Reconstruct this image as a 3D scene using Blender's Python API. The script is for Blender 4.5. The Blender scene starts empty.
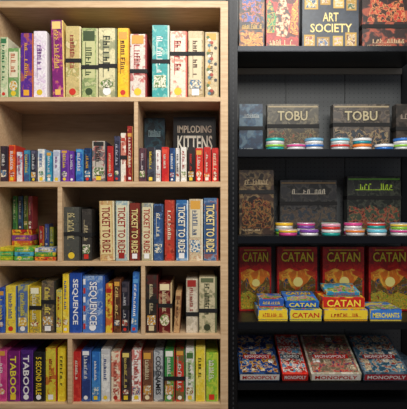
import bpy, bmesh, math, random
from mathutils import Vector
random.seed(7)
S=0.005; D=2.5; CZ=1.2
def X(px,y=0): return (px-203.5)*S*(D+y)/D
def Z(py,y=0): return CZ+(204.5-py)*S*(D+y)/D
sc=bpy.context.scene
try: sc.view_settings.view_transform='Standard'
except Exception: pass
COL=sc.collection
def lin(h):
    h=h.lstrip('#'); r=[int(h[i:i+2],16)/255 for i in (0,2,4)]
    return tuple(c/12.92 if c<=.04045 else ((c+.055)/1.055)**2.4 for c in r)+(1,)
def mixhex(a,b,t):
    f=lambda s:[int(s[i:i+2],16) for i in (0,2,4)]
    return ''.join('%02x'%int(p*(1-t)+q*t) for p,q in zip(f(a),f(b)))
NAMED={'black':'151515','dark grey':'444444','grey':'888888','white':'f0f0f0','cream':'e8dcb8','tan':'b89868','brown':'6b4426','dark brown':'3a2418','red':'c8201c','dark red':'701414','orange':'e07a20','yellow':'f0d030','lime green':'a8c840','green':'2f8f3c','dark green':'1c4a2c','teal':'2a8f92','light blue':'80b8dc','blue':'2058b8','navy blue':'182850','purple':'5c2c90','pink':'e070a8','magenta':'b82070'}
def cname(h):
    f=lambda s:[int(s[i:i+2],16) for i in (0,2,4)]
    a=f(h); return min(NAMED,key=lambda k:sum((p-q)**2 for p,q in zip(a,f(NAMED[k]))))
MC={}
def flat_mat(h,rough=.45,metal=0.0):
    k=('f',h,rough,metal)
    if k in MC: return MC[k]
    m=bpy.data.materials.new('print_'+h); m.use_nodes=True; nt=m.node_tree
    b=nt.nodes['Principled BSDF']; b.inputs['Roughness'].default_value=rough; b.inputs['Metallic'].default_value=metal
    tc=nt.nodes.new('ShaderNodeTexCoord'); n=nt.nodes.new('ShaderNodeTexNoise'); n.inputs['Scale'].default_value=60
    mx=nt.nodes.new('ShaderNodeMixRGB'); c=lin(h); mx.inputs[1].default_value=tuple(v*.92 for v in c[:3])+(1,); mx.inputs[2].default_value=c
    nt.links.new(tc.outputs['Object'],n.inputs['Vector']); nt.links.new(n.outputs['Fac'],mx.inputs[0]); nt.links.new(mx.outputs[0],b.inputs['Base Color'])
    MC[k]=m; return m
def art_mat(pal,scale=30,seed=0,rough=.34,dense=True):
    k=('a',pal,scale,seed,dense)
    if k in MC: return MC[k]
    cols=pal.split()
    if len(cols)==1: return flat_mat(cols[0],rough)
    if not dense: cols=[cols[0]]+[mixhex(c,cols[0],.42) for c in cols[1:]]
    m=bpy.data.materials.new('art_'+cols[0]); m.use_nodes=True; nt=m.node_tree; L=nt.links.new
    b=nt.nodes['Principled BSDF']; b.inputs['Roughness'].default_value=rough
    tc=nt.nodes.new('ShaderNodeTexCoord'); mp=nt.nodes.new('ShaderNodeMapping')
    mp.inputs['Location'].default_value=(seed*1.7,seed*.9,seed*2.3)
    n=nt.nodes.new('ShaderNodeTexNoise'); n.inputs['Scale'].default_value=scale; n.inputs['Detail'].default_value=4; n.inputs['Distortion'].default_value=.7
    sx=nt.nodes.new('ShaderNodeSeparateXYZ'); L(tc.outputs['Object'],sx.inputs[0])
    ma=nt.nodes.new('ShaderNodeMath'); ma.operation='MULTIPLY_ADD'; ma.inputs[1].default_value=22+seed*4; ma.inputs[2].default_value=seed*1.3; L(sx.outputs['Z'],ma.inputs[0])
    si=nt.nodes.new('ShaderNodeMath'); si.operation='SINE'; L(ma.outputs[0],si.inputs[0])
    ad=nt.nodes.new('ShaderNodeMath'); ad.operation='MULTIPLY_ADD'; ad.inputs[1].default_value=.0 if dense else .09; L(si.outputs[0],ad.inputs[0]); L(n.outputs['Fac'],ad.inputs[2])
    r=nt.nodes.new('ShaderNodeValToRGB'); r.color_ramp.interpolation='LINEAR'
    ps=[.0,.5,.56,.62,.68] if dense else [0,.57,.63,.68,.73]
    e=r.color_ramp.elements; e[0].position=0; e[0].color=lin(cols[0]); e[1].position=ps[1]; e[1].color=lin(cols[1])
    for i,c in enumerate(cols[2:5]): q=e.new(ps[i+2]); q.color=lin(c)
    q=e.new(ps[1]-.05); q.color=lin(cols[0])
    v=nt.nodes.new('ShaderNodeTexVoronoi'); v.inputs['Scale'].default_value=scale*3.2
    rv=nt.nodes.new('ShaderNodeMapRange'); rv.inputs[1].default_value=0; rv.inputs[2].default_value=1; rv.inputs[3].default_value=.72 if dense else .84; rv.inputs[4].default_value=1.12
    mu_=nt.nodes.new('ShaderNodeMixRGB'); mu_.blend_type='MULTIPLY'; mu_.inputs[0].default_value=1
    L(tc.outputs['Object'],mp.inputs['Vector']); L(mp.outputs[0],n.inputs['Vector']); L(mp.outputs[0],v.inputs['Vector']); L(v.outputs['Color'],rv.inputs[0]); L(ad.outputs[0],r.inputs[0]); L(r.outputs[0],mu_.inputs[1]); L(rv.outputs[0],mu_.inputs[2]); L(mu_.outputs[0],b.inputs['Base Color'])
    MC[k]=m; return m
def wood_mat(name,a,b_,rough=.5):
    m=bpy.data.materials.new(name); m.use_nodes=True; nt=m.node_tree; b=nt.nodes['Principled BSDF']; b.inputs['Roughness'].default_value=rough
    tc=nt.nodes.new('ShaderNodeTexCoord'); mp=nt.nodes.new('ShaderNodeMapping'); mp.inputs['Scale'].default_value=(3,30,30)
    n=nt.nodes.new('ShaderNodeTexNoise'); n.inputs['Scale'].default_value=2.5; n.inputs['Detail'].default_value=6; n.inputs['Distortion'].default_value=.4
    r=nt.nodes.new('ShaderNodeValToRGB'); r.color_ramp.elements[0].position=.35; r.color_ramp.elements[0].color=lin(a); r.color_ramp.elements[1].position=.65; r.color_ramp.elements[1].color=lin(b_)
    nt.links.new(tc.outputs['Object'],mp.inputs['Vector']); nt.links.new(mp.outputs[0],n.inputs['Vector']); nt.links.new(n.outputs['Fac'],r.inputs[0]); nt.links.new(r.outputs[0],b.inputs['Base Color'])
    return m
def new_mesh_obj(name,verts,faces,mat,parent=None):
    me=bpy.data.meshes.new(name); me.from_pydata(verts,[],faces); me.update()
    if mat: me.materials.append(mat)
    o=bpy.data.objects.new(name,me); COL.objects.link(o)
    if parent: o.parent=parent
    return o
def bevbox(name,a,b,mat,parent=None,bev=.0012,seg=2):
    bm=bmesh.new(); bmesh.ops.create_cube(bm,size=1)
    for v in bm.verts: v.co=Vector([(a[i]+b[i])/2+v.co[i]*(b[i]-a[i]) for i in range(3)])
    if bev>0: bmesh.ops.bevel(bm,geom=list(bm.edges),offset=min(bev,min(b[i]-a[i] for i in range(3))*.3),segments=seg,affect='EDGES')
    me=bpy.data.meshes.new(name); bm.to_mesh(me); bm.free(); me.materials.append(mat)
    o=bpy.data.objects.new(name,me); COL.objects.link(o)
    if parent: o.parent=parent
    return o
def root(name,loc,label,cat,group=None,rot=(0,0,0)):
    o=bpy.data.objects.new(name,None); o.empty_display_size=.03; COL.objects.link(o); o.location=loc; o.rotation_euler=rot
    o['label']=label; o['category']=cat
    if group: o['group']=group
    return o
# ---------- text
TC={}
def text_geo(t,off):
    k=(t,off)
    if k in TC: return TC[k]
    def g(of):
        c=bpy.data.curves.new('t','FONT'); c.body=t; c.offset=of; c.resolution_u=2; c.fill_mode='FRONT'
        o=bpy.data.objects.new('t',c); COL.objects.link(o); bpy.context.view_layer.update()
        dg=bpy.context.evaluated_depsgraph_get(); me=o.evaluated_get(dg).to_mesh()
        v=[(p.co.x,p.co.y) for p in me.vertices]; f=[tuple(p.vertices) for p in me.polygons]
        o.evaluated_get(dg).to_mesh_clear(); bpy.data.objects.remove(o); bpy.data.curves.remove(c); return v,f
    v0,f0=g(.018)
    xs=[p[0] for p in v0]; ys=[p[1] for p in v0]; x0,x1,y0,y1=min(xs),max(xs),min(ys),max(ys)
    v,f=(v0,f0) if off==0 else g(off)
    TC[k]=([((p[0]-x0)/(x1-x0),(p[1]-y0)/(y1-y0)) for p in v],f); return TC[k]
def marks_geo(n,seed):
    r=random.Random(seed); V=[];F=[]
    def q(a,b,c,d): i=len(V); V.extend([(a,b),(c,b),(c,d),(a,d)]); F.append((i,i+1,i+2,i+3))
    cw=1/n; q(0,-.06,1,.03)
    for i in range(n):
        if n>5 and r.random()<.16: continue
        a=i*cw+cw*.12; b=a+cw*.7; s=cw*.24; t=r.uniform(.75,1)
        q(a,0,a+s,t)
        if r.random()<.6: q(b-s,0,b,t*r.uniform(.5,1))
        if r.random()<.5: q(a,t-.2,b,t)
        if r.random()<.4: q(a,.35,b,.52)
    return V,F
def put(root_,name,geo,rect,dims,face,mat,rot=0,layer=1):
    u0,v0,u1,v1=rect; W=u1-u0;H=v1-v0; e=.0004*layer+.0003; V=[]
    for a,b in geo[0]:
        if rot==0: u,v=u0+a*W,v0+b*H
        elif rot==-90: u,v=u0+b*W,v1-a*H
        else: u,v=u1-b*W,v0+a*H
        V.append((u,-e,v) if face=='front' else (u,v,dims[2]+e))
    return new_mesh_obj(name,V,geo[1],mat,root_)
SQ=([(0,0),(1,0),(1,1),(0,1)],[(0,1,2,3)])
def disc_geo(n=20): return ([(.5+.5*math.cos(i*6.28318/n),.5+.5*math.sin(i*6.28318/n)) for i in range(n)],[tuple(range(n))])
DISC=disc_geo()
def poly(pts): return (pts,[tuple(range(len(pts)))])
def ring(root_,a,b,z,hh,mat,axis='z',t=.0012):
    def loop(d):
        if axis=='z': return [(a[0]-d,a[1]-d),(b[0]+d,a[1]-d),(b[0]+d,b[1]+d),(a[0]-d,b[1]+d)]
        return [(a[1]-d,a[2]-d),(b[1]+d,a[2]-d),(b[1]+d,b[2]+d),(a[1]-d,b[2]+d)]
    V=[]
    for d in (.0002,t):
        for s in (z-hh/2,z+hh/2):
            for p in loop(d): V.append((p[0],p[1],s) if axis=='z' else (s,p[0],p[1]))
    F=[]
    for i in range(4):
        j=(i+1)%4
        F+= [(8+i,8+j,12+j,12+i),(i,4+i,4+j,j),(i,j,8+j,8+i),(4+i,12+i,12+j,4+j)]
    return new_mesh_obj('elastic_band',V,F,mat,root_)
BLACK=flat_mat('0c0c0e',.7)
SEED=[0]
def box(name,loc,dims,axis,pal,label,group,cat='board game',rot=(0,0,0),scale=30,traycol=None,strap=None,strapx=None,dense=True):
    w,d,h=dims; SEED[0]+=1; sd=SEED[0]%7
    r=root(name,loc,label,cat,group,rot)
    m=art_mat(pal,scale,sd,dense=dense); tm=flat_mat(traycol or pal.split()[-1],.5)
    i=.0012
    if axis=='x':
        bevbox('lid',(0,0,0),(w*.9,d,h),m,r); bevbox('tray',(w*.9,i,i),(w,d-i,h-i),tm,r)
    elif axis=='y':
        bevbox('lid',(0,0,0),(w,d*.85,h),m,r); bevbox('tray',(i,d*.85,i),(w-i,d,h-i),tm,r)
    else:
        bevbox('lid',(0,0,h*.12),(w,d,h),m,r); bevbox('tray',(i,i,0),(w-i,d-i,h*.12),tm,r)
    if strap is not None: ring(r,(0,0,0),(w,d,h),h*strap,.02 if h>.2 else .012,BLACK,t=.0028 if axis=='y' else .0024)
    if strapx is not None: ring(r,(0,0,0),(w,d,h),w*strapx,.011,BLACK,'x')
    return r
def lab(pal,tcol,strap,kind,tail):
    c=pal.split(); s=cname(c[0])+(' banded ' if strap else ' ')+kind
    if tcol: s+=', '+cname(tcol)+' lettering'
    return s+', '+tail
def spine(shelf,x0,x1,yt,pal,txt=None,tc='ffffff',panel=None,strap=None,yf=.03,d=.27,lean=0,small=False,up=False,group='',tail='standing on edge',ol=None,gl=None,inset=.12,scale=38):
    zb=shelf; w=X(x1,yf)-X(x0,yf)-.0026; h=Z(yt,yf)-zb
    kind='card game box' if small else 'board game box'
    r=box(kind.replace(' ','_'),(X(x0,yf)+.0013,yf,zb+max(0,w*math.sin(math.radians(lean)))),(w,d,h),'x',pal,lab(pal,tc,strap is not None,'game box',tail),group,'card game' if small else 'board game',(0,math.radians(lean),0),scale=scale,strap=strap,dense=False)
    rr=random.Random(SEED[0]); dm=(w,d,h); ww=w*.9
    a,b=(h*.14,h*.9) if txt else (h*rr.uniform(.25,.45),h*rr.uniform(.78,.9))
    if panel: put(r,'title_panel',SQ,(ww*.08,a-h*.03,ww*.92,b+h*.03),dm,'front',flat_mat(panel),layer=1)
    g=text_geo(txt,0) if txt else marks_geo(gl or rr.randint(7,11),SEED[0]*13)
    rect=(ww*(inset+.06),a,ww*(1-inset-.06),b)
    if not txt:
        k=rr.uniform(.27,.36); rect=(ww*k,a,ww*(1-k),b)
    if ol and txt: put(r,'lettering_outline',text_geo(txt,.06),rect,dm,'front',flat_mat(ol),rot=90 if up else -90,layer=2)
    put(r,'lettering',g,rect,dm,'front',flat_mat(tc),rot=90 if up else -90,layer=3)
    q=min(ww*.5,h*.12)
    if rr.random()<.7:
        put(r,'emblem',DISC if rr.random()<.5 else SQ,(ww/2-q/2,h*.04,ww/2+q/2,h*.04+q),dm,'front',flat_mat(rr.choice([tc,'f0f0f0','e8c830','d03020'])),layer=2)
    if rr.random()<.6 and not txt:
        put(r,'illustration_patch',DISC if rr.random()<.3 else SQ,(ww*.1,h*.14,ww*.9,h*.14+min(ww*1.0,a-h*.17)),dm,'front',art_mat(rr.choice(['d8a040','4878a0','a84838','6a8848'])+' '+pal.split()[-1]+' f0e8d0',90,SEED[0]%5),layer=2)
    if rr.random()<.4 and not txt:
        put(r,'illustration_patch',SQ,(ww*.1,b+h*.015,ww*.9,min(h*.98,b+h*.015+ww*.7)),dm,'front',flat_mat(rr.choice([tc,pal.split()[-1],'d8a040'])),layer=2)
    return r
# ---------- room
def struct(o): o['kind']='structure'; return o
wallm=flat_mat('8a8780',.8)
struct(bevbox('floor',(-2.5,-4,-.05),(2.5,.6,0),wood_mat('floor_planks','4a3a2c','6a5440',.5),bev=0))
struct(bevbox('wall_back',(-2.5,.5,0),(2.5,.6,3),wallm,bev=0))
struct(bevbox('ceiling',(-2.5,-4,3),(2.5,.6,3.05),flat_mat('d8d4cc',.9),bev=0))
# ---------- wooden bookcase
W1=wood_mat('maple_wood','c4a27c','d8ba94',.5); WB=wood_mat('maple_back_shaded','987a58','a88a66',.6)  # back is the same maple, darkened to paint in the shade inside the bays
bc=root('bookcase',(0,0,0),'tall light maple bookcase with cubbies full of board games','bookcase')
DEP=.36
def P(name,x0,x1,z0,z1,y0=0,y1=DEP,mat=W1,par=None,bev=.0015): return bevbox(name,(x0,y0,z0),(x1,y1,z1),mat,par or bc,bev)
LX=X(-9);LI=X(-4);RI=X(220.5);RO=X(228)
P('side_panel',LX,LI,0,Z(1)); P('side_panel',RI,RO,0,Z(1))
SH=[]
for t,b in ((1,7.5),(97,101.5),(181.5,187),(261.5,266),(334.5,339),(404,409)):
    P('shelf',LI,RI,Z(b),Z(t)); SH.append((Z(t),Z(b)))
for a,b,i in ((134,138,1),(57.5,62,2),(141,145,3),(67.5,72,4)):
    P('divider',X(a),X(b),SH[i+1][0],SH[i][1])
P('back_panel',LX,RO,0.02,Z(1),DEP,DEP+.012,WB)
P('plinth',LI,RI,0,SH[5][1],.03,.05)
A,B,C,E,F=[SH[i][0] for i in (1,2,3,4,5)]
# ---------- row 1
G='board games on the top wooden shelf'
for a in [(0,8,37,'c8d0a8 7fae7a e8e4c8',None,'3a7a50',None,None,0),
 (8,20,48,'78a060 5c8c50 d8dcb8',None,'c05020','e8e0c0',None,0),
 (20.5,33.5,33,'5a2c90 7a3ca0 e07a30',None,'f0b030',None,None,0),
 (33.5,47,31,'ece4ec c8a0d0 f4f0f0',None,'7a2c98',None,None,0),
 (52.5,65,20,'7c2470 c03890 e8a050 f0d080',None,'f0c060',None,None,-1.5),
 (65.5,81,26,'ccb87c a89058 8a9a50 e8dcb0',None,'a03030',None,.52,0),
 (81.5,98,28,'a8b478 788c58 587048 d0cca0',None,'384c28','c8c890',.44,0),
 (98.5,117,28,'dcd4a8 b8b088 707858',None,'404838',None,.46,0),
 (117.5,129.5,28,'f0c428 f0d050 d89820',None,'702c10',None,None,0),
 (130,147,34,'e4d8cc c8b8b0 c03030 902020',None,'b02020',None,.42,0),
 (152,169.5,25,'3aa0a0 78c0b8 d0e0d0',None,'f4f4f0',None,.5,0),
 (170,187.5,31,'ecdcc8 e0ccb0 d06050',None,'b82c28',None,.66,0),
 (188,204.5,31,'c8b48c 8a7048 5c4428 a08858',None,'5a3820','dccca8',.66,0)]:
    x0,x1,yt,pal,txt,tc,pn,st,le=a
    spine(A,x0,x1,yt,pal,txt,tc,pn,st,group=G,tail='on the top shelf',yf=.02+.01*random.random(),lean=le)
r=spine(A,205,219,32,'ccb890 a08858 b8a478',None,'584028',group=G,tail='printed with round game pieces',yf=.025)
for k in range(22):
    q=.016; u=.006+.019*(k%3) if k%2 else .012; v=.015+.0135*k
    put(r,'game_piece_picture',DISC,(u,v,u+q,v+q),(0,0,0),'front',flat_mat(['4a7a90','a83828','f0e8d0','58703a','c89838','383838'][k%6]),layer=4+(k%2))
# ---------- row 2 left
G='small card games on the second wooden shelf'
r2=[(0,8,146,'2a2430 503848','f0f0f0'),(8.5,16,145,'e06820 f09030 c03020','ffffff'),(16.5,23,152,'e8e0e0 4878b0 c04040','b02050'),(23.5,30,150,'38507c 4090b0','f4e060'),
(30.5,37,150,'2c2a34 5a5a70','e8e8e8'),(37.5,45.5,149,'f0ece0 d8d0c0 90b0d0','2060a8'),(46,52.5,152,'3aa0b8 2878a0','f0f0f0'),(53,60.5,150,'d8dce4 b0b8cc','7a2c88'),
(61,68.5,150,'5c2c90 8c50b8','f0d040'),(69,75,151,'6a38a0 4a2078','f0f0f0'),(75.5,83.5,149,'2858a8 50a0d0','f4f4f4'),(84,91.5,148,'183058 286090','e8b030')]
for x0,x1,yt,pal,tc in r2: spine(B,x0,x1,yt,pal,None,tc,None,None,group=G,small=True,d=.14,yf=.04+.015*random.random(),tail='on the second shelf')
for x0,x1,yt,pal,tc,st in [(92,106.5,141,'b8b0a4 b02020 30303c','202020',None),(107,113.5,146,'a82020 d04030','f0e0b0',None),(114,120,136,'282838 505070','d0d0e0',None),(120.5,126.5,133,'e8e0d0 b8402c','b02420',.5),(127,133,126,'8c1c1c b83028 e0b060','f0e8d0',None)]:
    spine(B,x0,x1,yt,pal,None,tc,None,st,group=G,small=True,d=.18,yf=.03,tail='on the second shelf')
# ---------- facing box helper
def face(shelf,x0,x1,yt,yf,d,pal,title=None,tc='f0f0f0',trect=(.08,.72,.92,.92),group='',tail='',name='board_game_box',tilt=0,strap=None,strapx=None,scale=22,ol=None,extra=None,zb=None,small_marks=True,cat='board game',letters=True):
    w=X(x1,yf)-X(x0,yf)-.003; zb=shelf if zb is None else zb; h=Z(yt,yf)-zb
    r=box(name,(X(x0,yf)+.0015,yf,zb),(w,d,h),'y',pal,lab(pal,tc,strap is not None or strapx is not None,'game box',tail),group,cat,(math.radians(-tilt),0,0),scale=scale,strap=strap,strapx=strapx)
    dm=(w,d,h)
    if extra: extra(r,w,d,h)
    rc=(w*trect[0],h*trect[1],w*trect[2],h*trect[3])
    g=text_geo(title,0) if title else marks_geo(9,SEED[0])
    if ol and title: put(r,'lettering_outline',text_geo(title,.055),rc,dm,'front',flat_mat(ol),layer=4)
    if letters: put(r,'lettering',g,rc,dm,'front',flat_mat(tc),layer=5)
    if small_marks: put(r,'small_print',marks_geo(14,SEED[0]+5),(w*.1,h*.06,w*.6,h*.09),dm,'front',flat_mat(tc),layer=5)
    return r
def pr(r,name,pts,dims,col,layer=2,facev='front',rect=None):
    w,d,h=dims
    full=(0,0,w,h if facev=='front' else d)
    return put(r,name,poly(pts) if pts else DISC,rect or full,dims,facev,col if not isinstance(col,str) else flat_mat(col),layer=layer)
# row 2 right bay
G='card games propped at the back of the second shelf'
def kit(r,w,d,h):
    put(r,'lettering',text_geo('IMPLODING',0),(w*.1,h*.76,w*.9,h*.87),(w,d,h),'front',flat_mat('d8c8b0'),layer=5)
face(B,173,216,117,.21,.06,'14100e 1c1614','KITTENS','f0ead8',(.1,.5,.92,.72),group=G,tail='propped behind small boxes',small_marks=False,extra=kit)
face(B,144,165,118,.21,.06,'1c3040 28505c 142028',None,'a0c0c8',(.2,.72,.8,.82),group=G,tail='propped behind small boxes')
for x0,x1,yt,pal,tc in [(139,146.5,148,'3c2c38 704048','e0d8e0'),(147,155,147,'2c2830 586070','f0d040'),(155.5,161,150,'f0ece8 d0c8c8','a02828'),(161.5,169,147,'c02020 e04830','f4f0e0'),
 (169.5,175,148,'1c3868 3870b0','f0f0f0'),(175.5,180,148,'e0dcd8 b0a8a0','202020'),(180.5,187,147,'e8e4dc c8c0b0','b02020'),(187.5,195,147,'181818 382020','d83020'),(195.5,203,148,'c82418 e04028','f4ecd8'),(203.5,211,147,'b81c18 d83424','f4ecd8'),(211.5,219,148,'d02c20 a81814','f0e0c0')]:
    spine(B,x0,x1,yt,pal,None,tc,None,None,group='small card games beside the divider',small=True,d=.13,yf=.035+.01*random.random(),tail='packed among small boxes')
# ---------- flat box
def flatbox(x0,x1,yf,d,h,zb,pal,title=None,tc='ffffff',group='',tail='lying flat',front=None,name='board_game_box',pitch=0,yaw=0,toptitle=None,toptc='f0d030',ol=None,cat='board game',scale=25,strapx=None,extra=None,sr=(.1,.2,.9,.8),zoff=0,marks=True):
    w=X(x1,yf)-X(x0,yf)-.002
    r=box(name,(X(x0,yf)+.001,yf,zb),(w,d,h),'z',pal,lab(pal,tc,strapx is not None,'game box',tail),group,cat,(math.radians(pitch),0,math.radians(yaw)),scale=scale,strapx=strapx)
    dm=(w,d,h)
    if front: put(r,'side_label',SQ,(w*.02,h*.16,w*.98,h*.95),dm,'front',flat_mat(front),layer=1)
    if title or marks: put(r,'lettering',text_geo(title,0) if title else marks_geo(10,SEED[0]),(w*sr[0],h*sr[1],w*sr[2],h*sr[3]) if title else (w*.15,h*.38,w*.85,h*.7),dm,'front',flat_mat(tc),layer=3)
    if extra: extra(r,w,d,h)
    if toptitle:
        rc=(w*.12,d*.62,w*.88,d*.86)
        if ol: put(r,'cover_lettering_outline',text_geo(toptitle,.06),rc,dm,'top',flat_mat(ol),layer=3)
        put(r,'cover_lettering',text_geo(toptitle,0),rc,dm,'top',flat_mat(toptc),layer=4)
    return r
# row 3 left bay
G='small boxes stacked in the cubby'
def stack(x0,x1,yf,d,hs,pals,zb,nm='card_game_box',g=G):
    z=zb
    for i,(h,p) in enumerate(zip(hs,pals)):
        j=random.uniform(-.6,.6)
        flatbox(x0+j,x1+j,yf,d,h,z,p,None,random.choice(['f4f0e0','f0d030','202020']),g,'stacked flat',name=nm,cat='card game'); z+=h+.0006
    return z
stack(-1,13,.05,.12,[.022]*3,['c8d838 90b828','30a050 60c078','e8d838 c0b020'],C)
stack(14,33,.03,.13,[.022]*3,['e0d828 50a040','2880a8 50b0c8','58b040 e0e040'],C)
stack(34.5,56,.03,.13,[.02,.022,.02],['d83828 f0a030','f0d030 50a040','386cb0 e0e0e0'],C)
z=stack(12,32,.18,.11,[.03,.03,.028,.03,.03],['b02828 e06040','2c8040 60b060','e0c030 d06030','7a3c90 c060a0','c83028 f0c030'],C)
for i,(x,p) in enumerate([(12.5,'2c7040 80c060'),(18,'283858 5080b0'),(23.5,'506028 a0b040'),(28,'802838 c05050')]):
    spine(z,x,x+4.6,196,p,None,'e8e0c0',None,None,yf=.18,d=.09,small=True,group=G,tail='upright on top of stack')
z=stack(38,54,.2,.11,[.03,.03],['a83030 5070b0','3c9850 c8d050'],C)
for x0,x1,yt,p in [(39,44,226,'b83030 f0a040'),(44.5,49,224,'38489c 7080c8'),(49.5,54,227,'d0c840 80a040')]:
    spine(z,x0,x1,yt,p,None,'f0f0e0',None,None,yf=.2,d=.09,small=True,group=G,tail='upright on top of stack')
# row 3 right bay
G='board games on the third wooden shelf'
spine(C,63.5,81,207,'4c4c46 3c4440 78725c 2c2c28',None,'d8c890',None,.5,group=G,tail='beside the divider')
spine(C,81.5,92,209,'38342f 58504a 2c2824',None,'c8b890',None,.5,group=G,tail='on the third shelf')
T='TICKET TO RIDE'
for x0,x1,yt,pal,tc,pn,txt,lean in [(100,115,201,'c8a870 a85c38 e8dcb8','8c1c18','e4d098',T,-1),(115.5,129,201,'98b0b4 88a0a8 e0d8c0','9c2018','dcd8b8',T,0),(129.5,141,203,'7a2c20 a84830 401810','f0d890',None,T,0),
 (141.5,153,203,'a8a080 5878a0 e0dcc0','a02018','dccfa8',T,0),(153.5,164,204,'305080 7898c0 203050','f0e8d0',None,None,0),(164.5,175.5,200,'b03828 d87050 702018','f4e8c8',None,None,0),(176,188.5,200,'3068a0 78a8d0 d8e0e8','f4f0e0','285890',T,0),(189,203,199,'c8b898 b06840 e8e0cc','1c4c80','dcd0b0',None,0),(203.5,218.5,198,'486890 a0b8d0 b85038','f4e0a0','30507c',T,0)]:
    spine(C,x0,x1,yt,pal,txt,tc,pn,None,group=G,tail='on the third shelf',ol='301810' if tc in('f0d890','f4f0e0','f4e0a0') else None,up=False,lean=lean)
# ---------- row 4
G='board games on the fourth wooden shelf'
for x0,x1,yt,pal,tc,st,pn in [(-2,5,288,'2848a0 4878d0','f0e040',None,None),(5.5,17,286,'e8d048 f0c020 4870b8','2048a0',None,'f4dc40'),(17.5,29,285,'5870a0 c8b850 f0d840','f0e040',None,None),(29.5,41,287,'c8a828 3c4868 e8d850','f4f0d0',.55,None),(41.5,55.5,281,'685848 a09058 303028','f0d860',.6,None),(62.5,69,274,'f0d030 d8b020 f8e880','2050a0',None,None)]:
    spine(E,x0,x1,yt,pal,None,tc,pn,st,group=G,tail='on the fourth shelf')
spine(E,56,62,290,'d8c038 3c70b0 f0e060',None,'b02820',group=G,tail='shorter, on the fourth shelf')
spine(E,69.5,82,273,'2048a0 3060c0','SEQUENCE','f4f4f4',None,None,group=G,tail='on the fourth shelf',inset=.16)
r=spine(E,82.5,105,276,'4c78c0 b0c4d8 e0e8f0 2850a0','SEQUENCE','f4f4f8',None,None,group=G,tail='printed with playing cards',inset=.22,ol='1c3c88')
for k in range(6): put(r,'playing_card_picture',SQ,(.003,.02+k*.045,.014,.048+k*.045),(0,0,0),'front',flat_mat('f4f0f0' if k%2 else 'c03028'),layer=2)
for x0,x1,yt,pal,tc,st in [(105.5,113,284,'e0c040 c03028','b02018',None),(113.5,121,279,'50301c 8c5030','f0d080',None),(121.5,129,282,'242430 504850','e0e0e0',.5)]:
    spine(E,x0,x1,yt,pal,None,tc,None,st,group=G,tail='on the fourth shelf')
spine(E,130.5,137.5,272,'3068b8 60a0d8','','ffffff',None,None,group=G,tail='tilted against the divider',lean=2.2)
for x0,x1,yt,pal,tc,st,le in [(146,158,275,'282420 4a4038 601c18','d8c8a0',.55,0),(158.5,172,283,'601818 903020 d8c090','f0e0b0',.55,0),(173.5,180,292,'c8a070 805030','401c10',None,3),(186,198.5,279,'d8ccb8 a89c84','a02820',.35,0),(199,217,277,'c8bc98 989070 606848','384028',.4,0)]:
    spine(E,x0,x1,yt,pal,None,tc,None,st,group=G,tail='beside the divider' if x0<147 else 'on the fourth shelf',lean=le)
# ---------- row 5
G='board games on the bottom wooden shelf'
for x0,x1,yt,pal,tc,st,txt in [(-3,7,350,'c03880 e060a0','ffffff',None,None),(7.5,20,351,'701c68 a03090','f0e040',None,'TABOO'),(20.5,33,350,'3a1c60 5c2c88','f4f0f0',None,'TABOO'),(33.5,45,352,'181818 302c30','f0d030',None,'5 SECOND RULE'),(45.5,57,348,'d8c840 e8b020 b03020','b02020',None,None),(57.5,66,348,'f0d838 e8c020','202020',None,None),
 (73,81,352,'b82828 d85040','f4f0e0',None,None),(81.5,91,350,'283c78 4868b0','f0f0f0',None,None),(91.5,100.5,352,'2c6cb8 58a0d8','ffffff',None,None),(101,110.5,349,'e8e8e4 c8c8c8','304888',None,None),(111,121,352,'ecdcc0 c84030','a82820',None,None),(121.5,131,352,'30282c 5c4848','e8d070',None,None),(131.5,142,350,'f0ece4 b83028','b82820',None,None),
 (142.5,153,351,'6c4430 98684c','f0e0b8',None,None),(153.5,164,351,'b0b4b8 d8dcdc 505860','202428',None,'CODENAMES'),(164.5,175,350,'3c8c48 d8c840 b03828','f4f4e8',.45,None),(175.5,185,350,'c83828 3c7c40','f0f0e0',.45,None),(185.5,195,348,'e4e0d8 98b870','487038',None,None),(195.5,205.5,347,'e8d040 f0e080','484818',None,None),(206,218.5,353,'88b838 d8d848','f4f4e0',None,None)]:
    spine(F,x0,x1,yt,pal,txt,tc,None,st,group=G,tail='on the bottom shelf',inset=.16)
# ================= metal unit
MB=flat_mat('121418',.35,.5)
mu=root('metal_shelving_unit',(0,0,0),'black metal retail shelving unit with perforated back','shelving unit')
RX0=X(229);RX1=X(237.5);QX0=X(430);QX1=X(438)
def post(x0,x1):
    o=bevbox('upright_post',(x0,0,0),(x1,.04,2.4),MB,mu,.003)
    V=[];Fc=[]; xm=(x0+x1)/2
    for k in range(90):
        z=.1+k*.025; i=len(V); V+=[(xm-.003,-.0004,z),(xm+.003,-.0004,z),(xm+.003,-.0004,z+.013),(xm-.003,-.0004,z+.013)]; Fc.append((i,i+1,i+2,i+3))
    s=new_mesh_obj('slot_strip',V,Fc,flat_mat('2a2c30',.6),o); s['kind']='stuff'
post(RX0,RX1); post(QX0,QX1)
for x0,x1 in ((RX0,RX1),(QX0,QX1)): bevbox('rear_post',(x0,.36,0),(x1,.40,2.4),MB,mu,.003)
pm=bpy.data.materials.new('perforated_panel'); pm.use_nodes=True; nt=pm.node_tree; b=nt.nodes['Principled BSDF']; b.inputs['Roughness'].default_value=.5
tc=nt.nodes.new('ShaderNodeTexCoord'); mp=nt.nodes.new('ShaderNodeMapping'); mp.inputs['Scale'].default_value=(40,40,40)
fr=nt.nodes.new('ShaderNodeVectorMath'); fr.operation='FRACTION'; sb=nt.nodes.new('ShaderNodeVectorMath'); sb.operation='SUBTRACT'; sb.inputs[1].default_value=(.5,.5,.5)
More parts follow.
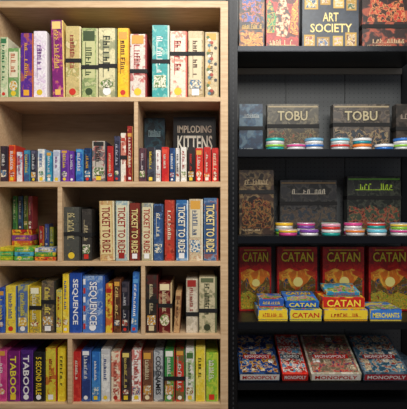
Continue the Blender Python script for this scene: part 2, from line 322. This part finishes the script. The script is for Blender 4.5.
ml=nt.nodes.new('ShaderNodeVectorMath'); ml.operation='MULTIPLY'; ml.inputs[1].default_value=(1,0,1); ln=nt.nodes.new('ShaderNodeVectorMath'); ln.operation='LENGTH'
lt=nt.nodes.new('ShaderNodeMath'); lt.operation='LESS_THAN'; lt.inputs[1].default_value=.12; mx=nt.nodes.new('ShaderNodeMixRGB'); mx.inputs[1].default_value=lin('5e6264'); mx.inputs[2].default_value=lin('3c3e40')
for a_,b_ in ((tc.outputs['Object'],mp.inputs[0]),(mp.outputs[0],fr.inputs[0]),(fr.outputs[0],sb.inputs[0]),(sb.outputs[0],ml.inputs[0]),(ml.outputs[0],ln.inputs[0]),(ln.outputs['Value'],lt.inputs[0]),(lt.outputs[0],mx.inputs[0]),(mx.outputs[0],b.inputs['Base Color'])): nt.links.new(a_,b_)
xx=[RX1,X(286,.36),X(345,.36),QX0+.0]
for i in range(3): bevbox('back_panel',(xx[i]+.001,.365,.05),(xx[i+1]-.001,.38,2.4),pm,mu,.002)
bevbox('cross_rail',(RX1,.35,Z(74,.35)),(QX0,.364,Z(68,.35)),flat_mat('9c968a',.4,.2),mu,.002)
MS=[]
for t,b2 in ((46,51.5),(149,157),(236,243.5),(322,329.5),(383,390),(402,409)):
    sh=bevbox('shelf',(RX1+.0005,.004,Z(t)-.012),(QX0-.0005,.362,Z(t)),MB,mu,.002)
    bevbox('shelf_lip',(RX1+.0005,-.004,Z(b2)),(QX0-.0005,.004,Z(t)),flat_mat('1c1f25',.28,.6),sh,.0025)
    MS.append(Z(t))
# top row
G='board games on the top metal shelf'
def fant(polys):
    def f(r,w,d,h):
        for i,(pts,c) in enumerate(polys):
            pr(r,'cover_illustration',pts,(w,d,h),art_mat(c,55,i+2) if ' ' in c else c,2+i*.5)
    return f
face(MS[0],239,264.5,-8,.06,.08,'241c2c 503018 c87830 283c58',None,'e8c070',(.1,.36,.9,.44),group=G,tail='facing out',extra=fant([([(.05,.02),(.95,.02),(.95,.3),(.05,.3)],'e07820 f0b850 702818'),([(.1,.48),(.9,.48),(.85,.95),(.5,.85),(.12,.95)],'2850a0 e07030 181820')]))
face(MS[0],266,299,-6,.06,.08,'a81c18 d83828 581410',None,'f4e0b0',(.1,.08,.9,.18),group=G,tail='facing out',extra=fant([([(.3,.25),(.62,.22),(.75,.55),(.6,.9),(.42,.95),(.28,.6)],'f0c8a0 d07850 3c2820'),([(.02,.3),(.25,.3),(.32,.6),(.1,.9),(.02,.8)],'208848 f0b030 183828'),([(.72,.3),(.97,.25),(.97,.9),(.8,.8)],'f07820 f8d050 901c18')]))
def artx(r,w,d,h):
    dm=(w,d,h)
    for (u0,v0,u1,v1,c,c2) in [(.04,.72,.28,.97,'c8a048','385878'),(.32,.8,.5,.98,'b89040','8c3830'),(.55,.74,.74,.98,'d0a850','c8c0a0'),(.78,.7,.96,.95,'b08838','406040'),(.03,.04,.22,.26,'c8a048','a86040'),(.26,.03,.48,.22,'a88038','506890'),(.54,.04,.72,.24,'c8a850','d8a0a0'),(.76,.03,.96,.3,'c09840','784828')]:
        put(r,'picture_frame_print',SQ,(w*u0,h*v0,w*u1,h*v1),dm,'front',flat_mat(c),layer=2)
        put(r,'painting_print',SQ,(w*(u0+.025),h*(v0+.03),w*(u1-.025),h*(v1-.03)),dm,'front',art_mat(c2+' e8dcc0 '+c,60,2),layer=3)
    put(r,'lettering',text_geo('ART',0),(w*.36,h*.5,w*.64,h*.66),dm,'front',flat_mat('f0d890'),layer=5)
face(MS[0],302,359,-6,.05,.08,'202c3c 2c3848','SOCIETY','f0d890',(.14,.3,.88,.46),group=G,tail='printed gold frames',extra=artx,small_marks=False)
face(MS[0],362,412,-6,.06,.08,'2c1a18 58302a a85038',None,'d8b890',(.2,.12,.85,.2),group=G,tail='facing out',strap=.42,extra=fant([([(.1,.5),(.9,.5),(.8,.92),(.5,.8),(.2,.95)],'b83828 e09860 3c2018')]))
# row 2
G='board games on the second metal shelf'
def dk(cols,c2='a89878'):
    def f(r,w,d,h):
        dm=(w,d,h)
        pr(r,'cover_illustration',[(.03,.05),(.97,.05),(.97,.42),(.8,.5),(.62,.4),(.45,.5),(.25,.42),(.03,.5)],dm,art_mat(cols,40,3),2)
        pr(r,'cover_border',[(.02,.93),(.98,.93),(.98,.96),(.02,.96)],dm,c2,2)
    return f
face(MS[1],239,263,104,.16,.07,'1c3048 284c68 506878',None,'b8c0c0',(.15,.72,.85,.8),group=G,tail='facing out by the post',strap=.5)
face(MS[1],267,319,104,.2,.07,'4c483e 6c6450 38342c','TOBU','b8ac88',(.2,.66,.78,.86),group=G,tail='behind round tins',strap=.55,extra=dk('403828 80704c 242820 804830'),small_marks=False,ol='241c18')
face(MS[1],333,390,104,.2,.07,'504a46 706458 3c3630','TOBU','b8ac88',(.2,.66,.78,.86),group=G,tail='behind round tins',strap=.58,extra=dk('343c44 785c48 a09070 242424'),small_marks=False,ol='241c18')
face(MS[1],396,424,104,.2,.07,'2c2824 48403a',None,'b0a090',(.15,.7,.85,.8),group=G,tail='by the shelf end',strap=.5)
# row 3
G='board games on the third metal shelf'
face(MS[2],239,274,170,.12,.06,'3c2c24 5c4834 7c6848 201612',None,'c8b088',(.15,.78,.85,.86),group=G,tail='facing out by the post',strap=.66,extra=fant([([(.08,.1),(.92,.1),(.92,.5),(.6,.58),(.3,.5),(.08,.56)],'2c2018 886838 702c1c 181410')]))
face(MS[2],280,337,180,.24,.07,'343436 504e4a 202020',None,'d0c8b4',(.2,.74,.8,.84),group=G,tail='behind round tins',strap=.56,extra=dk('303840 605040 484038','78603c'))
face(MS[2],347,401,176,.24,.07,'2c2e2a 4c5044 202420',None,'b8e038',(.15,.76,.85,.87),group=G,tail='behind round tins',strap=.62,extra=dk('3c4838 806848 983c30 1c241c','58902c'))
# tins
def tin_mesh(name,prof,mat,seg=32):
    bm=bmesh.new(); rings=[]
    for rr,z in prof: rings.append([bm.verts.new((rr*math.cos(2*math.pi*i/seg),rr*math.sin(2*math.pi*i/seg),z)) for i in range(seg)])
    for a_,b_ in zip(rings,rings[1:]):
        for i in range(seg): bm.faces.new((a_[i],a_[(i+1)%seg],b_[(i+1)%seg],b_[i]))
    bm.faces.new(rings[-1]); bm.faces.new(rings[0][::-1])
    me=bpy.data.meshes.new(name); bm.to_mesh(me); bm.free(); me.materials.append(mat)
    for p in me.polygons: p.use_smooth=len(p.vertices)==4
    return me
TM={}
def tin(px,yf,z,c1,c2,R=.05,H=.034,group=''):
    r=root('putty_tin',(X(px,yf),yf,z),f'{cname(c1)} round tin with {cname(c2)} lid label','tin',group)
    k=(c1,c2,R,H)
    if k not in TM:
        TM[k]=(tin_mesh('tin_body',[(R*.93,0),(R*.96,.001),(R*.96,H*.55)],flat_mat(c1,.3,.1)),
               tin_mesh('tin_lid',[(R*.985,H*.5),(R,H*.52),(R,H*.93),(R*.985,H*.97),(R*.95,H),(R*.93,H*.975)],flat_mat('c8ccd0' if c1!='e8e8e8' else c2,.25,.25)),
               tin_mesh('lid_label',[(R*.9,H*.976),(R*.9,H*.976+.0006)],art_mat(c2+' f0f0f0 '+c1,50,1)),
               tin_mesh('side_label',[(R*1.001,H*.56),(R*1.004,H*.58),(R*1.004,H*.88),(R*1.001,H*.9)],flat_mat(c2,.35)))
    for n,me in zip(('tin_body','tin_lid','lid_label','side_label'),TM[k]):
        o=bpy.data.objects.new(n,me); COL.objects.link(o); o.parent=r
    return r
G='round tins on the second metal shelf'
H=.03
for px,stk in [(275,[('2aa8a0','90c840'),('e8e8e8','2aa8a0')]),(296,[('d8d8dc','d84890')]),(314,[('c8ccd0','3070c0'),('e8e8e8','70a8c8')]),(340,[('c0c4c8','d83830'),('d8e0e0','70c8e0')]),(362,[('e8e8e8','f08030'),('2a90a0','e8e8e8')]),(384,[('3070c0','f0f0f0')]),(403,[('c0c4c8','90c840'),('e8e8e8','3070c0')])]:
    for i,(a_,b_) in enumerate(stk): tin(px,.07,MS[1]+i*(H+.001)*.98,a_,b_,.048,H,G)
G='round tins on the third metal shelf'
front=[(288,[('d84890','f0c030')]),(309,[('e8e8e8','8048a8')]),(331,[('2aa8a0','e8e8e8'),('d83830','f0a0b8')]),(355,[('c8ccd0','f08030'),]),(377,[('e8e8e8','70c8e0')]),(400,[('d8d8d8','d84890'),('90c840','e8c040')])]
for px,stk in front:
    for i,(a_,b_) in enumerate(stk): tin(px,.06,MS[2]+i*(H+.001)*.98,a_,b_,.048,H,G)
back=[(284,[('90c840','2aa8a0'),('e8e8e8','f0c030')]),(306,[('3070c0','e8e8e8'),('8048a8','d84890')]),(330,[('e8e8e8','d83830'),('70c8e0','90c840')]),(353,[('d84890','e8e8e8'),('e8e8e8','d84890')]),(376,[('f0c030','3070c0'),('2aa8a0','d83830')]),(399,[('3070c0','70c8e0'),('e8e8e8','3070c0')])]
for px,stk in back:
    for i,(a_,b_) in enumerate(stk): tin(px,.17,MS[2]+i*(H+.001)*.98,a_,b_,.048,H,G)
# row 4
G='red board games facing out on the fourth metal shelf'
def catx(r,w,d,h):
    dm=(w,d,h)
    pr(r,'sky_print',[(.05,.04),(.95,.04),(.95,.6),(.7,.66),(.5,.62),(.3,.67),(.05,.6)],dm,art_mat('e07820 f8c040 c84018',14,3),2)
    pr(r,'sun_print',None,dm,'fff090',3,rect=(w*.4,h*.38,w*.64,h*.38+w*.24))
    pr(r,'hill_print',[(.05,.04),(.95,.04),(.95,.48),(.86,.54),(.74,.44),(.6,.38),(.48,.32),(.35,.38),(.24,.52),(.14,.46),(.05,.5)],dm,art_mat('70481c 3c6c30 c88028 284868',45,3),3)
    pr(r,'field_print',[(.05,.03),(.95,.03),(.95,.24),(.7,.3),(.5,.24),(.3,.32),(.05,.26)],dm,art_mat('d0a830 4c8c28 e8d050 904818',60,5),4)
    pr(r,'title_rule',[(.15,.945),(.85,.945),(.85,.96),(.15,.96)],dm,'f0c030',4)
for x0,x1 in [(239,271.5),(277,317.5),(322.5,364.5),(368.5,410)]:
    face(MS[3],x0,x1,247,.26,.07,'c41814 d02418 a01210','CATAN','fce040',(.1,.77,.9,.92),group=G,tail='sunset landscape cover',ol='5c0c0a',extra=catx)
G='expansion boxes in front of the red games'
def isl(r,w,d,h):
    dm=(w,d,h)
    put(r,'cover_illustration',poly([(.05,.08),(.5,.04),(.95,.1),(.9,.45),(.7,.55),(.4,.5),(.1,.42)]),(0,0,w,d),dm,'top',art_mat('38903c e8d040 2868c0 d85030',50,4),layer=2)
zb=MS[3]; q=.058
for x0,x1,pal,fr_,t in [(258,288,'2878c8 48a8e0 f0d040','f0d030',None),(289.5,322,'2060c0 50a8e0 e0d050','e8d038','CATAN'),(324,368,'f0c838 3878c8 d8a020','f0d030',None),(370,402,'2c68c0 48a0d0 e0c850','3878d0','MERCHANTS')]:
    flatbox(x0,x1,.02,.2,q,zb,pal,t,'c82018' if fr_!='3878d0' else 'f8e840',G,'in the bottom layer',front=fr_,extra=isl,sr=(.08,.3,.92,.72))
flatbox(259,284,.07,.15,.045,zb+q+.001,'2c5cc0 3c88e0 e8c838 d04028',None,'f0d040',G,'lying on lower box',front='2858b0',extra=isl)
flatbox(285.5,319,.05,.17,.035,zb+q+.001,'2078d8 3c98e0 1c58b0','CATAN','f8e850',G,'lying on lower box',front='2060c0',toptitle='CATAN',ol='701010',extra=isl,pitch=8)
flatbox(322.5,365,.03,.19,.058,zb+q+.001,'d83020 f07028 f0c030','CATAN','fce048',G,'lying on lower box',front='c82018',extra=isl)
flatbox(326,360,.07,.14,.02,zb+q+.0605,'2ca0c8 58b8d8 e8d850 d84828',None,'c82018',G,'on top of the stack',front='2888b8',extra=isl,pitch=10)
# row 5 boxes
G='long boxes leaning back on the lower metal shelf'
def cov(cols,c2):
    def f(r,w,d,h):
        dm=(w,d,h); rr=random.Random(SEED[0])
        put(r,'cover_illustration',SQ,(w*.04,d*.04,w*.96,d*.96),dm,'top',art_mat(cols,42,SEED[0]%7),layer=1)
        for i in range(4):
            for j in range(5):
                if rr.random()<.35: continue
                u=.08+i*.22+rr.uniform(0,.04); v=.06+j*.18+rr.uniform(0,.03); s=rr.uniform(.1,.17)
                put(r,'cover_picture',DISC if rr.random()<.25 else SQ,(w*u,d*v,w*(u+s),d*v+w*s*1.1),dm,'top',art_mat(rr.choice(cols.split()+['f0f0f0'])+' 302828 d8c8a8',80,i),layer=2)
        put(r,'title_band',SQ,(w*.14,d*.36,w*.86,d*.46),dm,'top',flat_mat(c2),layer=3)
        put(r,'cover_title',text_geo('MONOPOLY',0),(w*.18,d*.375,w*.82,d*.445),dm,'top',flat_mat('f4f4f4'),layer=4)
    return f
zb=MS[4]
sup=[(239,280),(282,308),(310.5,361),(363,409)]
for (x0,x1),pal,tcx,fr_,cols,c2,yw in zip(sup,['182848 284878','d82820 e84838','d8d0c0 b0a890','304858 586878'],['c82018','f4f4f4','c82018','f0f0f0'],['f0ece4','c81c18','f0ece4','b0303c'],['182c68 3870b0 e0a830 6c3020','b82820 f0e8e0 302028 60a0c8','70604c a89078 c83828 304868','2c4c60 6090a8 c0a888 903028'],['d02018','1c1c20','d02018','a82018'],[0,0,0,0]):
    flatbox(x0+.5,x1-.5,.2,.145,.068,zb,pal,None,tcx,G,'under the leaning box')
    flatbox(x0,x1,.02,.325,.045,zb+.002,pal,'MONOPOLY',tcx,G,'cover tilted forward',front=fr_,pitch=21.5,yaw=yw,extra=cov(cols,c2),sr=(.08,.3,.92,.78))
# ---------- camera + lights
cam=bpy.data.cameras.new('camera'); co=bpy.data.objects.new('camera',cam); COL.objects.link(co); co.location=(0,-D,CZ); co.rotation_euler=(math.pi/2,0,0)
cam.sensor_fit='HORIZONTAL'; cam.sensor_width=36; cam.lens=36*D/(407*S); sc.camera=co
def area(loc,rot,sx,sy,e,c=(1,.96,.89)):
    l=bpy.data.lights.new('ceiling_light','AREA'); l.shape='RECTANGLE'; l.size=sx; l.size_y=sy; l.energy=e; l.color=c
    o=bpy.data.objects.new('ceiling_light',l); COL.objects.link(o); o.location=loc; o.rotation_euler=[math.radians(a) for a in rot]
area((.1,-1.2,2.9),(25,0,0),1.6,.7,48)
area((.8,-2.6,2.7),(50,0,0),1.4,.7,42)
w=bpy.data.worlds.new('world'); sc.world=w; w.use_nodes=True; w.node_tree.nodes['Background'].inputs[0].default_value=(.9,.92,1,1); w.node_tree.nodes['Background'].inputs[1].default_value=.2
